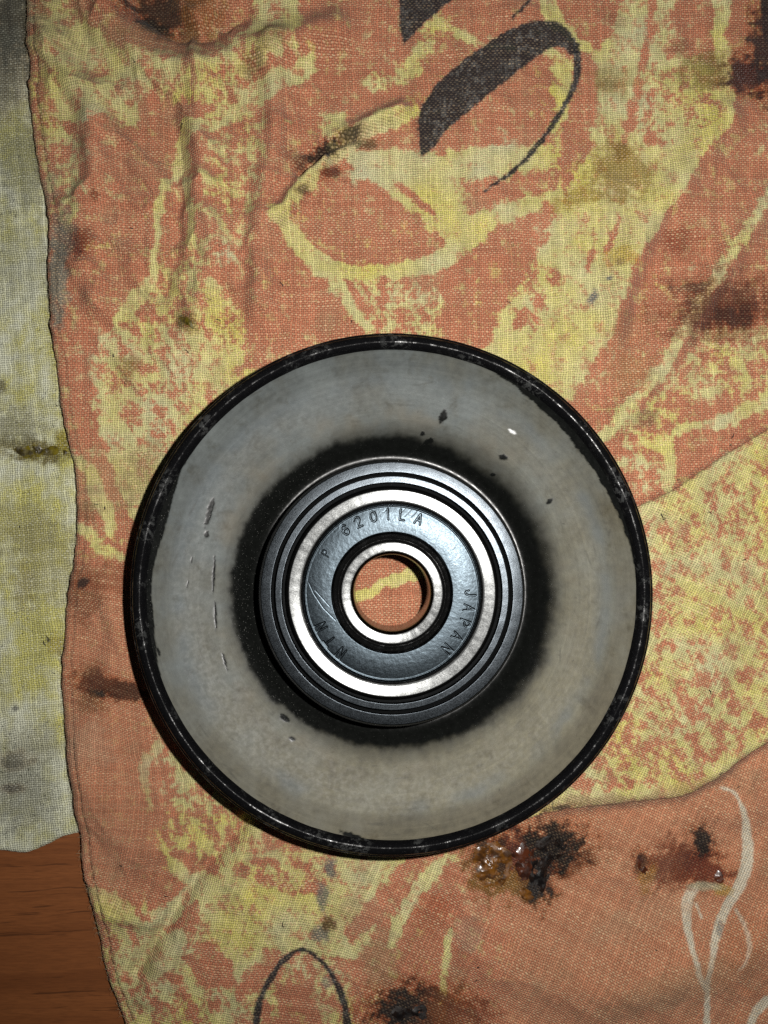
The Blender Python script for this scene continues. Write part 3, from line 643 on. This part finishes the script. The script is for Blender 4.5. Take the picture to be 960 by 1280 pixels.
# ------------------------------------------------------------------ white rag on the left
def z_white(x, y):
    px, py = to_px(x, y, 1.0)
    z = 1.0 + .8 * fbm(x * .09, y * .07, 3, 200) + .22 * fbm(x * .3, y * .3, 2, 201)
    z = z + .5 * np.exp(-((py - 545) / 14) ** 2) * sstep(60, 20, px) - .35 * np.exp(-((py - 566) / 9) ** 2)
    z = z + .35 * np.exp(-((px - 20) / 22) ** 2) * np.exp(-((py - 200) / 140) ** 2)
    return np.clip(z, .4, 1.9)
def build_white():
    step = .26
    BE = spline([(-150, 1040), (-60, 1058), (0, 1064), (30, 1067), (55, 1058), (80, 1046), (110, 1040), (150, 1032)], 10)
    BW = np.array([at(a, b, 1.0)[:2] for a, b in BE])
    x0, x1 = at(-110, 640, 1)[0], at(112, 640, 1)[0]
    y1 = at(0, -110, 1)[1]
    nx = int((x1 - x0) / step); X1 = np.linspace(x0, x1, nx)
    yb = np.interp(X1, BW[:, 0], BW[:, 1]) + .18 * fbm(X1 * .8, X1 * 0, 3, 210)
    ny = int((y1 - yb.mean()) / step)
    T = np.linspace(0, 1, ny)[:, None]
    Y = yb[None] + (y1 - yb)[None] * T; X = np.repeat(X1[None], ny, 0)
    Z = z_white(X, Y)
    # keep below the orange rag
    e = X - x_edge(Y)
    Z = np.where(e > -.2, np.minimum(Z, .30 + 0 * Z), Z * sstep(.6, -2.2, e) + .30 * (1 - sstep(.6, -2.2, e)))
    d = Y - yb[None]; k = np.clip(d / .9, 0, 1)
    Z = Z * (.22 + .78 * np.sqrt(1 - (1 - k) ** 2))
    px, py = to_px(X, Y, 1.0)
    n1 = fbm(px * .016, py * .011, 4, 220); n2 = fbm(px * .06, py * .05, 4, 221)
    white = np.array([.62, .63, .48]); yel = np.array([.47, .44, .12]); grey = np.array([.20, .20, .16])
    ymask = np.zeros(px.shape)
    for cx, cy, rx, ry, s in [(70, 420, 40, 60, .7), (40, 640, 70, 60, .75), (55, 790, 50, 60, .9), (30, 850, 70, 30, .7), (20, 180, 40, 50, .6), (90, 560, 30, 40, .8), (60, 900, 40, 30, .5), (20, 720, 50, 50, .5), (30, 300, 60, 60, .35), (30, 480, 30, 30, .3)]:
        ymask = np.maximum(ymask, s * np.exp(-(((px - cx) / rx) ** 2 + ((py - cy) / ry) ** 2)))
    ym = np.clip(ymask * 1.25 + .10 + n1 * 1.2 + n2 * 1.3, 0, .95)[..., None]
    C = white * (1 + .20 * n2[..., None]) * (1 - ym) + yel * (1 + .25 * n2[..., None]) * ym
    gm = np.clip(sstep(240, 40, py) * .85 * sstep(70, 5, px + 25 * n1) + .75 * np.exp(-(((px - 25) / 34) ** 2 + ((py - 965) / 45) ** 2)) + .25 * sstep(.0, .5, n1), 0, .92)[..., None]
    gm = gm * (.7 + .5 * sstep(-.3, .3, n2))[..., None]
    C = C * (1 - np.clip(gm, 0, .95)) + grey * np.clip(gm, 0, .95)
    wet = np.zeros(px.shape)
    apply_stains(C, wet, px, py, [(55, 700, 50, 60, 0, (.30, .27, .10), .6, 0), (25, 660, 50, 30, 0, (.26, .24, .11), .55, 0), (30, 330, 40, 50, 0, (.30, .30, .20), .5, 0), (20, 1000, 50, 40, 0, (.24, .24, .19), .55, 0), (45, 930, 40, 24, 0, (.30, .29, .20), .45, 0), (30, 210, 26, 60, 0, (.20, .20, .14), .6, 0), (40, 562, 50, 16, 6, (.13, .10, .012), .92, .5), (15, 535, 40, 26, 0, (.20, .19, .11), .7, 0), (78, 552, 14, 14, 0, (.24, .19, .015), .8, .3), (2, 482, 9, 8, 0, (.12, .10, .04), .8, .2), (20, 25, 30, 60, 0, (.040, .042, .034), .75, 0), (10, 80, 30, 50, 0, (.11, .115, .09), .5, 0),
        (68, 805, 12, 16, 0, (.32, .26, .04), .7, 0), (30, 735, 14, 30, 0, (.28, .24, .08), .5, 0), (20, 885, 4, 5, 0, (.10, .10, .09), .8, 0), (18, 950, 18, 10, 0, (.06, .06, .05), .6, 0), (15, 985, 14, 5, 0, (.06, .055, .05), .7, 0), (60, 800, 3, 3, 0, (.02, .02, .02), .9, 0)], 230, X / .4, Y / .36)
    sp = np.maximum(sstep(.34, .44, fbm(px * .19, py * .19, 2, 240)) * .8, .5 * sstep(.12, .5, fbm(px * .05, py * .05, 5, 241, .75)))
    C = C * (1 - sp[..., None]) + sp[..., None] * np.array([.05, .045, .03])
    th = math.radians(4) + 0 * px
    u = (X * math.cos(.09) + Y * math.sin(.09) + .4 * fbm(X * .08, Y * .08, 2, 250)) / .40; v = (-X * math.sin(.09) + Y * math.cos(.09) + .5 * fbm(X * .08, Y * .08, 2, 251)) / .36
    me = mesh_np('white_rag', np.stack([X, Y, Z], -1).reshape(-1, 3), grid_faces(ny, nx))
    set_col(me, 'print', np.concatenate([np.clip(C, .004, .9), wet[..., None]], -1)); set_vec(me, 'weave', np.stack([u, v, 0 * v], -1))
    return new_obj('plain_rag', me, None, cloth_material('off_white_cloth', (.66, .66, .55), .35, .15, .42))
rag2 = build_white()
tag(rag2, 'off-white cotton rag with yellow oil stains along the left edge', 'rag')

# ------------------------------------------------------------------ pulley
Z0 = 1.75
pulley = new_obj('idler_pulley', None)
ZP = Z0 - 6.0                     # profiles below are measured from 6 mm under the base
pulley.location = (0, 0, ZP * MM)
tag(pulley, 'round black pulley with worn grey face and a ball bearing in its hub', 'pulley')
M_PAINT = black_paint('glossy_black_paint', .15, (.004, .004, .0045), .012, 4.0, .4)
M_HUB = black_paint('worn_black_steel', .30, (.008, .0085, .009), .02, 6.0)
M_RACE = steel('polished_race_steel', (.42, .43, .43), .28, .97, .35, .1)
M_SHIELD = steel('dull_shield_steel', (.019, .024, .028), .27, 0.0, .8, .12)
M_WORN = steel('worn_dark_steel', (.034, .039, .044), .26, 0.0, 1.3, .1)
M_GAP = black_paint('oily_black_seal', .22, (.004, .004, .004), .02, 9.0)

def arc(cx, cz, r, a0, a1, n=10):
    return [(cx + r * math.cos(math.radians(a)), cz + r * math.sin(math.radians(a))) for a in np.linspace(a0, a1, n)]

# rim: inner slope, rounded lip, outer shoulder, belt surface, lower flange, base plate
rim_prof = [(37.6, 17.6), (37.9, 18.4), (38.4, 19.0)] + arc(39.62, 19.3, 1.04, 165, 20, 16) + [(40.66, 19.2), (40.72, 19.0), (40.80, 18.9)] + arc(40.75, 18.45, .42, 70, -60, 8) + \
    [(40.3, 17.4), (39.6, 16.6), (39.4, 15.0), (39.4, 10.4), (39.7, 9.4), (40.3, 8.6)] + arc(40.3, 7.5, .9, 60, -80, 8) + [(39.5, 6.55), (30, 6.6), (12, 6.6), (12, 8.0)]
lathe('rim', rim_prof, M_PAINT, pulley, 360, .05, 3)

def build_face():
    prof = spline([(20.4, 12.2), (21.0, 10.9), (22.0, 10.5), (23.0, 10.9), (24.2, 12.0), (25.6, 13.1), (27.5, 14.1), (30, 15.1), (33, 16.15), (34.8, 16.85), (35.8, 17.35), (36.8, 17.95), (38.0, 18.75), (38.9, 19.4)], 12)
    L = np.r_[0, np.cumsum(np.hypot(*np.diff(prof, axis=0).T))]
    n = int(L[-1] / .16); s = np.linspace(0, L[-1], n)
    R1 = np.interp(s, L, prof[:, 0]); Z1 = np.interp(s, L, prof[:, 1])
    seg = 1150; th = np.linspace(0, 2 * np.pi, seg, False)
    R = np.repeat(R1[:, None], seg, 1); TH = np.repeat(th[None], n, 0)
    x, y = R * np.cos(TH), R * np.sin(TH)
    deg = np.degrees(TH)
    # where the black paint is left: at the outer edge (broad flakes) and down in the recess
    nb = fbm(np.cos(TH) * 3.2, np.sin(TH) * 3.2, 2, 300); nc = fbm(x * .5, y * .5, 4, 301); nd = fbm(x * 1.8, y * 1.8, 3, 302)
    def lobe(c, w): return np.exp(-((((deg - c + 180) % 360) - 180) / w) ** 2)
    outer = 38.75 - 1.6 * lobe(36, 24) - 1.5 * lobe(163, 15) - .8 * lobe(188, 12) + .35 * nb * 2 + .30 * lobe(110, 30) + .3 * lobe(280, 40)
    po = sstep(-.06, .06, R - outer + .55 * nc * (0.4 + lobe(38, 45)) + .14 * nd)
    sm = sstep(-.25, .35, fbm(x * .09, y * .09, 2, 345))
    pn = sstep(.4 + 1.3 * lobe(15, 60) + .6 * sm, -.5 - .8 * lobe(15, 60), R - (25.1 + 1.2 * lobe(-20, 45) + .3 * lobe(120, 50) + 1.0 * lobe(190, 50) + .9 * nb) + 1.0 * nc + .05 * nd)
    fade = sstep(2.0, -.6, R - (25.9 + 1.1 * lobe(40, 60) + .5 * lobe(-40, 40)) + 1.2 * nc) * .7
    # scratches and chips back to black
    chip = np.zeros(R.shape)
    def mark(px, py, rx, ry, a, s=1.0, nzk=.7):
        nonlocal chip
        c = at(px, py, ZP + 15.5); ca, sa = math.cos(math.radians(-a)), math.sin(math.radians(-a))
        dx, dy = (x - c[0]) * 8, (y - c[1]) * 8
        d = np.sqrt(((dx * ca + dy * sa) / rx) ** 2 + ((-dx * sa + dy * ca) / ry) ** 2)
        chip = np.maximum(chip, s * sstep(1.15, .75, d + nzk * nd + nzk * .6 * nc))
    for q in [(554, 520, 5, 9, 20), (536, 550, 4, 10, 70), (529, 540, 3, 3, 0), (630, 571, 6, 4, 10), (618, 592, 4, 2.5, 0), (688, 626, 5, 3, -40), (262, 640, 4, 22, 15), (258, 668, 3, 6, 0), (266, 720, 2, 26, 3), (268, 770, 2, 22, -3), (280, 828, 2, 14, -18),
              (355, 900, 9, 4, 35), (364, 925, 5, 3, 20), (196, 780, 2, 9, -5), (203, 812, 1.6, 6, -15), (450, 1042, 26, 4, 22), (478, 1052, 14, 3, 12), (300, 990, 10, 2, 42), (318, 1008, 10, 2.5, 40), (545, 1054, 5, 2, 0), (700, 990, 26, 2.5, -38), (725, 960, 14, 2, -45), (240, 700, 1.5, 5, 0), (235, 730, 1.5, 5, 10), (790, 640, 2, 14, -10), (772, 600, 6, 3, 60)]:
        mark(*q)
    smu = sstep(.05, .45, fbm(x * .28, y * .28, 5, 312, .72)) * .75
    rs = np.random.RandomState(5)
    keep = chip.copy()
    for i in range(70):
        a_, r_ = rs.uniform(0, 2 * np.pi), rs.uniform(210, 300)
        mark(487 + r_ * math.cos(a_), 744 + r_ * math.sin(a_), rs.uniform(.9, 1.6), rs.uniform(3, 13), math.degrees(a_) + rs.normal(0, 14), rs.uniform(.12, .4), .3)
    scr = np.clip(chip - keep, 0, 1); chip = keep
    spk = sstep(.40, .48, fbm(x * 1.5, y * 1.5, 2, 310)) * .7 * sstep(.0, .3, fbm(x * .2, y * .2, 2, 311) + .12)
    paint = np.clip(np.maximum(np.maximum(po, pn), chip), 0, 1)
    # bare grey metal: bluish to the upper left, drab olive below, circular streaks, outer band a cooler tone
    ring = fbm(R * 2.2, np.cos(TH) * .8 + 7 + np.sin(TH) * .5, 4, 320)[..., None]
    cl = fbm(x * .12, y * .12, 4, 321)[..., None]; fi = fbm(x * .9, y * .9, 4, 322)[..., None]
    side = np.clip(.5 + (x * -.55 + y * .8) / 60 + .9 * cl[..., 0], 0, 1)[..., None]
    olive = np.array([.124, .113, .073]); blue = np.array([.083, .093, .090])
    C = (olive * (1 - side) + blue * side) * (1 + .30 * ring + .75 * cl + .45 * fi)
    band = (sstep(35.0, 36.0, R + .5 * nc) * (.15 + .7 * lobe(-50, 75)) * (1 + .8 * nb))[..., None]
    C = C * (1 - band) + band * (C * np.array([.80, .78, .82]))
    bl = (np.exp(-((R - 34.2) / 1.3) ** 2) * .55 * sstep(-.1, .3, fbm(x * .1, y * .1, 3, 330) + .25 * lobe(130, 70)))[..., None]
    C = C * (1 - bl) + bl * np.array([.066, .082, .090])
    tan = (np.exp(-((R - 28.5) / 2.0) ** 2) * .5 * sstep(0, .4, fbm(x * .15, y * .15, 3, 331) + .2 * lobe(120, 60)))[..., None]
    C = C * (1 - tan) + tan * np.array([.125, .108, .076])
    C = C * (1 - smu[..., None] * np.array([.55, .6, .7]))
    arcs = sstep(.20, .42, fbm(R * 4.5, np.cos(TH) * 1.6 + 3 * np.sin(TH * .5), 3, 340)) * .32 * sstep(-.1, .3, fbm(x * .15, y * .15, 2, 341))
    C = C * (1 - arcs[..., None])
    lite = sstep(.24, .42, fbm(R * 5.5 + 40, np.cos(TH) * 1.9 + 2 * np.sin(TH * .5), 3, 343)) * .18
    C = C * (1 + lite[..., None])
    f = np.maximum(np.maximum(fade, spk), scr)[..., None]
    C = C * (1 - f) + f * np.array([.030, .029, .022])
    # one bright nick
    c = at(640, 540, ZP + 15.5); wh = sstep(1.2, .6, np.sqrt(((x - c[0] + (y - c[1]) * .5) / .5) ** 2 + (((y - c[1]) + .4 * (x - c[0])) / .28) ** 2) + .9 * nd)[..., None]
    C = C * (1 - wh) + wh * np.array([.75, .76, .76])
    blk = np.array([.005, .0055, .005]) * (1 + .6 * fi)
    C = C * (1 - paint[..., None]) + paint[..., None] * blk
    Zf = np.repeat(Z1[:, None], seg, 1) + .05 * paint + .02 * fi[..., 0]
    me = mesh_np('face', np.stack([x, y, Zf], -1).reshape(-1, 3), grid_faces(n, seg, True)[:, ::-1])
    set_col(me, 'wear', np.concatenate([np.clip(C, .004, .9), paint[..., None]], -1))
    t = NT('worn_grey_face'); p = t.obj(); a = t.attr('wear')
    g = t.noise(p, 5.5, 4, .7); g2 = t.noise(p, 1.3, 3, .6)
    sh = t.math('MULTIPLY_ADD', g, .55, .72)
    c = t.mix(1.0, a.outputs['Color'], t.comb(sh, sh, sh), 'MULTIPLY')
    dust = t.math('MULTIPLY', t.ramp(t.noise(p, 5.0, 1, .4), .69, .76), a.outputs['Alpha'])
    c = t.mix(t.math('MULTIPLY', dust, t.ramp(t.sep(p)[0], -8.0, -20.0, .05, .35)), c, (.30, .30, .28))
    rg = t.math('ADD', t.math('MULTIPLY', a.outputs['Alpha'], -.26), t.ramp(g2, .3, .7, .50, .62))
    t.set(color=c, rough=rg, spec=t.math('MULTIPLY_ADD', a.outputs['Alpha'], -.1, .42), normal=t.bump(t.math('MULTIPLY', g, t.math('MULTIPLY_ADD', a.outputs['Alpha'], -.75, 1.0)), .03, .7))
    return new_obj('face', me, pulley, t.m)
face = build_face()
face['label'] = 'worn grey dished face with chipped black paint'

hub = lathe('hub', [(16.75, 15.0), (16.8, 17.2), (17.0, 17.5), (18.5, 17.5), (18.75, 17.9), (18.85, 19.0), (19.2, 19.3), (20.3, 19.3), (20.85, 18.9), (21.05, 18.0), (21.1, 10.3)], M_HUB, pulley, 360, .05, 12)
lathe('shoulder', [(18.88, 18.9), (18.90, 19.70), (18.94, 19.77), (18.99, 19.78), (19.05, 19.78), (20.40, 19.765), (20.47, 19.76), (20.53, 19.72), (20.60, 19.62), (20.62, 19.55), (20.90, 18.95), (20.95, 18.6)], M_WORN, hub, 360, .03, 13)
ring = lathe('retaining_ring', [(17.3, 17.8), (17.31, 19.33), (17.34, 19.39), (17.38, 19.40), (17.44, 19.40), (18.20, 19.40), (18.26, 19.40), (18.31, 19.38), (18.35, 19.30), (18.38, 17.8)], M_WORN, pulley, 360, .03, 17)

# bearing
bearing = new_obj('bearing', None, pulley)
bearing['label'] = 'steel ball bearing with a stamped metal shield'
lathe('outer_race', [(14.35, 18.6), (14.38, 19.9), (14.45, 20.05), (14.5, 20.08), (16.0, 20.08), (16.08, 20.05), (16.12, 19.9), (16.14, 18.0)], M_RACE, bearing, 360, .015, 21)
lathe('inner_race', [(6.50, 19.93), (6.56, 20.0), (6.68, 20.06), (7.75, 20.06), (7.86, 20.0), (7.9, 19.85), (7.9, 17.5)], M_RACE, bearing, 256, .012, 22)
lathe('seal', [(7.8, 18.6), (8.05, 19.0), (8.3, 19.15), (8.42, 19.28), (8.5, 19.15), (8.9, 18.95), (9.5, 18.8)], M_GAP, bearing, 256, .05, 23)
lathe('race_edge', [(16.12, 19.7), (16.3, 19.55), (16.55, 19.2), (16.76, 18.6), (16.8, 17.6)], M_GAP, bearing, 300, .06, 27)
lathe('shield_groove', [(13.9, 18.9), (14.1, 19.0), (14.4, 19.1)], M_GAP, bearing, 256, .06, 24)
bore_mat = steel('bore_steel', (.085, .075, .058), .26, 0.0, .4, .1)
lathe('bore_sleeve', [(7.4, 6.6), (6.1, 6.6), (6.0, 6.8), (6.0, 18.9), (6.06, 19.2), (6.2, 19.5), (6.50, 19.925)], bore_mat, bearing, 200)

# shield with stamped characters (real relief)
GL = {'6': [[(.85, .85), (.6, 1), (.35, .95), (.12, .7), (.08, .35), (.25, .05), (.55, 0), (.85, .15), (.88, .4), (.65, .58), (.35, .55), (.12, .38)]],
      '2': [[(.1, .78), (.25, .97), (.55, 1), (.82, .88), (.84, .66), (.6, .42), (.3, .22), (.1, .02), (.5, 0), (.9, 0)]],
      '0': [[(.5, 1), (.2, .88), (.08, .5), (.2, .12), (.5, 0), (.8, .12), (.92, .5), (.8, .88), (.5, 1)]],
      '1': [[(.5, 0), (.5, 1)]], 'L': [[(.2, 1), (.2, 0), (.85, 0)]], 'A': [[(.05, 0), (.5, 1), (.95, 0)], [(.22, .36), (.78, .36)]],
      'J': [[(.75, 1), (.75, .3), (.62, .05), (.4, 0), (.18, .1), (.12, .32)]], 'P': [[(.15, 0), (.15, 1), (.6, 1), (.88, .86), (.88, .62), (.6, .47), (.15, .47)]],
      'N': [[(.12, 0), (.12, 1), (.88, 0), (.88, 1)]], 'T': [[(.05, 1), (.95, 1)], [(.5, 1), (.5, 0)]]}
TEXT = [(c, a) for c, a in zip('6201LA', (-37, -25.8, -14, -3, 7.5, 20))] + [(c, a) for c, a in zip('JAPAN', (90.5, 101.5, 112.5, 124, 135.5))] + [(c, a) for c, a in zip('NTN', (220.5, 232.5, 244.5))] + [('P', 300.5)]
def build_shield():
    R1 = np.arange(9.2, 14.12, .055); seg = 1500
    th = np.linspace(0, 2 * np.pi, seg, False)
    R, TH = np.meshgrid(R1, th, indexing='ij')
    x, y = R * np.cos(TH), R * np.sin(TH)
    Z = 19.62 + .10 * np.cos((R - 11.7) / 2.4 * 1.2) - .55 * sstep(9.55, 9.2, R) - .35 * sstep(13.9, 14.12, R) + .06 * np.exp(-((R - 13.6) / .12) ** 2)
    clk = (90 - np.degrees(TH)) % 360                         # clockwise from the top
    best = np.full(R.shape, 1e3)
    H, W = 1.62, 1.12
    for ch, a0 in TEXT:
        k = .8 if (ch, a0) == ('P', 300.5) else 1.0
        da = ((clk - a0 + 180) % 360) - 180
        m = (abs(da) < 11)
        gx = np.radians(da[m]) * 12.35 / (W * k) + .5; gy = (R[m] - 11.5) / (H * k)
        for st in GL[ch]:
            P = np.array(st)
            for i in range(len(P) - 1):
                a, b = P[i] * (W * k, H * k), P[i + 1] * (W * k, H * k); e = b - a
                X_, Y_ = gx * W * k, gy * H * k
                t = np.clip(((X_ - a[0]) * e[0] + (Y_ - a[1]) * e[1]) / (e @ e), 0, 1)
                d = np.hypot(X_ - a[0] - t * e[0], Y_ - a[1] - t * e[1])
                if k < 1: d = d + .05
                best[m] = np.minimum(best[m], d)
    eng = sstep(.19, .05, best)
    Z = Z - .05 * eng
    # smears and scratches
    def line(p0, p1, w):
        a, b = at(*p0, ZP + 19.7)[:2], at(*p1, ZP + 19.7)[:2]; e = b - a
        t = np.clip(((x - a[0]) * e[0] + (y - a[1]) * e[1]) / (e @ e), 0, 1)
        return sstep(w, w * .3, np.hypot(x - a[0] - t * e[0], y - a[1] - t * e[1]))
    sc = 0
    for p0, p1 in [((386, 728), (392, 742)), ((392, 742), (404, 760)), ((404, 760), (420, 776)), ((394, 738), (412, 758)), ((480, 640), (492, 626)), ((500, 642), (516, 626)), ((506, 645), (522, 629)), ((514, 646), (526, 634)), ((488, 634), (496, 626))]:
        sc = np.maximum(sc, line(p0, p1, .10))
    Z = Z - .012 * sc + .012 * fbm(x * 1.5, y * 1.5, 4, 400)
    me = mesh_np('shield', np.stack([x, y, Z], -1).reshape(-1, 3), grid_faces(len(R1), seg, True)[:, ::-1])
    return new_obj('shield', me, bearing, M_SHIELD)
build_shield()

# ------------------------------------------------------------------ grease, hair, dirt
def grease_material(name, col, dark):
    t = NT(name); p = t.obj(); n = t.noise(p, .55, 4, .6); m = t.noise(p, 1.6, 3, .6)
    c = t.mix(t.ramp(n, .38, .62), col, dark)
    t.set(color=c, rough=t.ramp(t.noise(p, .9, 3, .6), .4, .62, .16, .6), spec=.5, coat=.12, coat_rough=.1, normal=t.bump(m, .07, .8))
    return t.m
def grease(name, label, outline, h, mat, zf, seed, zref=1.9):
    """a lump of grease lying on the cloth: wavy outline, bumpy top"""
    P = spline(outline + outline[:1], 10)[:-1]
    W = np.array([at(a, b, zref)[:2] for a, b in P]); c = W.mean(0)
    n = len(W); K = 30
    s = np.linspace(0, 1, K)[:, None, None]
    X = c + (W - c)[None] * s
    X = X + 1.1 * np.stack([fbm(X[..., 0] * .55, X[..., 1] * .55, 4, seed), fbm(X[..., 0] * .55 + 9, X[..., 1] * .55, 4, seed)], -1) * s
    x, y = X[..., 0], X[..., 1]
    top = np.sqrt(np.clip(1 - s[..., 0] ** 2.2, 0, 1))
    z = zf(x, y) - .05 + .62 * h * top ** 1.6 * (.15 + 2.0 * np.clip(fbm(x * .42, y * .42, 4, seed + 1) + .12, -.2, 1)) - .15 * (s[..., 0] > .99)
    me = mesh_np(name, np.stack([x, y, z], -1).reshape(-1, 3), grid_faces(K, n, True))
    return tag(new_obj(name, me, None, mat), label, 'grease', 'lumps of grease on the rags')
M_AMBER = grease_material('amber_grease', (.17, .066, .010), (.05, .020, .006))
M_BLACK = grease_material('black_grease', (.006, .005, .005), (.014, .008, .006))
M_RED = grease_material('red_brown_grease', (.075, .020, .008), (.028, .010, .006))
M_OLIVE = grease_material('olive_grease', (.14, .11, .010), (.030, .022, .006))
grease('grease_lump', 'shiny amber grease lump on the orange rag touching the pulley rim', [(590, 1072), (598, 1056), (622, 1050), (640, 1062), (640, 1085), (634, 1102), (622, 1112), (604, 1112), (594, 1095)], .75, M_AMBER, z_orange, 501)
grease('grease_lump', 'red-brown grease smear between amber and black lumps below the pulley', [(640, 1056), (660, 1048), (672, 1062), (668, 1090), (655, 1108), (640, 1104), (634, 1082)], .35, M_RED, z_orange, 505)
grease('grease_lump', 'black tar-like grease lump beside the amber lump below the pulley', [(668, 1050), (690, 1042), (712, 1050), (712, 1066), (694, 1080), (686, 1100), (680, 1120), (668, 1122), (660, 1106), (662, 1078)], .55, M_BLACK, z_orange, 507)
grease('grease_lump', 'small dark amber grease lump under the black lump', [(644, 1112), (656, 1108), (672, 1118), (674, 1126), (660, 1126), (648, 1121)], .35, M_AMBER, z_orange, 509)
grease('grease_lump', 'thin amber-black grease drop left of the white script print', [(795, 1068), (802, 1064), (806, 1078), (812, 1090), (810, 1099), (802, 1094), (797, 1082)], .35, M_RED, z_orange, 511)
grease('grease_lump', 'red-brown grease patch right beside the white script print', [(882, 1082), (896, 1080), (904, 1092), (906, 1106), (896, 1106), (886, 1098)], .22, M_RED, z_orange, 513)
grease('grease_lump', 'black grease patch at the bottom edge beside the black loop print', [(490, 1250), (512, 1243), (540, 1248), (552, 1260), (540, 1278), (510, 1284), (492, 1276), (482, 1262)], .22, M_BLACK, z_orange, 515)
grease('grease_lump', 'small olive grease crumb on the rag above the pulley', [(222, 396), (238, 398), (242, 404), (247, 418), (238, 412), (230, 406)], .45, M_OLIVE, z_orange, 517)
grease('grease_lump', 'long olive grease streak with glossy drops on the white rag', [(4, 557), (22, 548), (44, 552), (60, 556), (76, 558), (82, 564), (76, 571), (58, 570), (44, 573), (26, 570), (10, 564)], .45, M_OLIVE, z_white, 519, 1.1)

rng = np.random.RandomState(11)
def fibre(px, py, L, zf, bend=.8, ang=None, lift=.12, zref=1.9, n=6):
    c = at(px, py, zref); a = rng.uniform(0, 2 * np.pi) if ang is None else ang
    k = rng.normal(0, bend)
    s = np.linspace(0, 1, n)
    aa = a + k * s
    d = np.stack([np.cos(aa), np.sin(aa)], -1) * L / n
    p = c[:2] + np.cumsum(d, 0)
    z = zf(p[:, 0], p[:, 1]) + .04 + lift * np.sin(s * math.pi)
    return np.column_stack([p, z])
M_HAIR = plain('dark_fibre', (.018, .014, .011), .5, .4)
M_PALE = plain('pale_fibre', (.42, .36, .24), .8, .1)
# loose dirt on the rags
paths, rad = [], []
for px, py in [(825, 650), (845, 600), (822, 642), (914, 549), (912, 557), (174, 89), (199, 137), (167, 287), (230, 156), (143, 448), (157, 480), (131, 633), (125, 630), (34, 612), (22, 657), (60, 800), (52, 801), (355, 360), (355, 1159), (595, 1205), (597, 1222), (845, 648), (950, 470), (237, 443), (924, 982), (817, 1184), (895, 966), (270, 400), (500, 300), (640, 380), (880, 640), (930, 700), (880, 860), (150, 1080), (205, 1120), (440, 400)]:
    zf = z_white if px < 70 and py > 250 else z_orange
    paths.append(fibre(px, py, rng.uniform(.4, 1.1), zf, .5)); rad.append(rng.uniform(.06, .13))
for i in range(160):
    px, py = rng.uniform(0, 960), rng.uniform(0, 1280)
    if (px - 487) ** 2 + (py - 746) ** 2 < 345 ** 2 or px < 110: continue
    paths.append(fibre(px, py, rng.uniform(.15, .5), z_orange, .5)); rad.append(rng.uniform(.02, .06))
for i in range(150):
    px, py = rng.uniform(0, 75), rng.choice([rng.uniform(0, 300), rng.uniform(400, 1040), rng.uniform(900, 1050)])
    if px > 30 and py < 280: continue
    paths.append(fibre(px, py, rng.uniform(.2, .8), z_white, .6, zref=1.1)); rad.append(rng.uniform(.02, .06))
d = tubes('loose_dirt', paths, rad, 4, M_HAIR)
tag(d, 'dark crumbs and short fibres scattered over both rags', 'dirt', kind='stuff')
# matted black fibres in the grease
paths, rad = [], []
for cx, cy, sx, sy, n, L in [(695, 1055, 18, 12, 150, 1.0), (880, 1052, 9, 14, 70, .9), (405, 190, 18, 9, 60, .9), (100, 315, 8, 10, 25, .7), (128, 865, 14, 5, 25, .6), (715, 1062, 12, 8, 40, 1.2)]:
    for i in range(n):
        paths.append(fibre(rng.normal(cx, sx), rng.normal(cy, sy), L * rng.uniform(.4, 1.2), z_orange, .9, lift=.3)); rad.append(rng.uniform(.02, .045))
d = tubes('matted_fibres', paths, rad, 3, M_HAIR)
tag(d, 'matted black fibres stuck in the grease stains', 'fibres', kind='stuff')
# one stray hair
h = tubes('hair', [np.array([[*at(a, b)[:2], float(z_orange(*[np.array([q]) for q in at(a, b)[:2]])[0]) + .15] for a, b in spline([(197, 202), (208, 205), (218, 201), (228, 194), (234, 190)], 6)])], .035, 4, M_HAIR)
tag(h, 'thin dark hair lying on the orange rag near its left edge', 'hair')
# fuzz along the two cloth edges
paths, rad = [], []
for i in range(900):
    py = rng.uniform(-20, 1290); y = at(480, py)[1]
    xx = float(x_edge(np.array([y]))[0]) + rng.uniform(0, .9)
    p0 = np.array([xx, y]); z0 = float(z_orange(np.array([xx + .6]), np.array([y]))[0])
    a = math.pi + rng.normal(0, .8); L = rng.uniform(.2, .9)
    s = np.linspace(0, 1, 5)
    q = np.column_stack([p0[0] + np.cos(a + s) * L * s, p0[1] + np.sin(a + s * .7) * L * s, z0 * (.5 + .5 * rng.rand()) + .05 + .2 * np.sin(s * 3)])
    paths.append(q); rad.append(rng.uniform(.012, .028))
f = tubes('edge_fuzz', paths, rad, 3, M_PALE, rag); f['kind'] = 'stuff'
# seam thread pressed into the hem
paths = []
y = at(480, 1290)[1]; yend = at(480, -30)[1]
while y < yend:
    if at(480, 930)[1] < y < at(480, 260)[1]:
        y += 2; continue
    L = rng.uniform(1.2, 1.7); yy = np.linspace(y, y + L, 6)
    xx = x_edge(yy) + 1.75
    zz = z_orange(xx, yy) + .02 + .10 * np.sin(np.linspace(0, math.pi, 6))
    paths.append(np.column_stack([xx, yy, zz])); y += L + .35
s = tubes('hem_stitching', paths, .05, 5, plain('dark_thread', (.035, .025, .018), .8, .1), rag); s['kind'] = 'stuff'
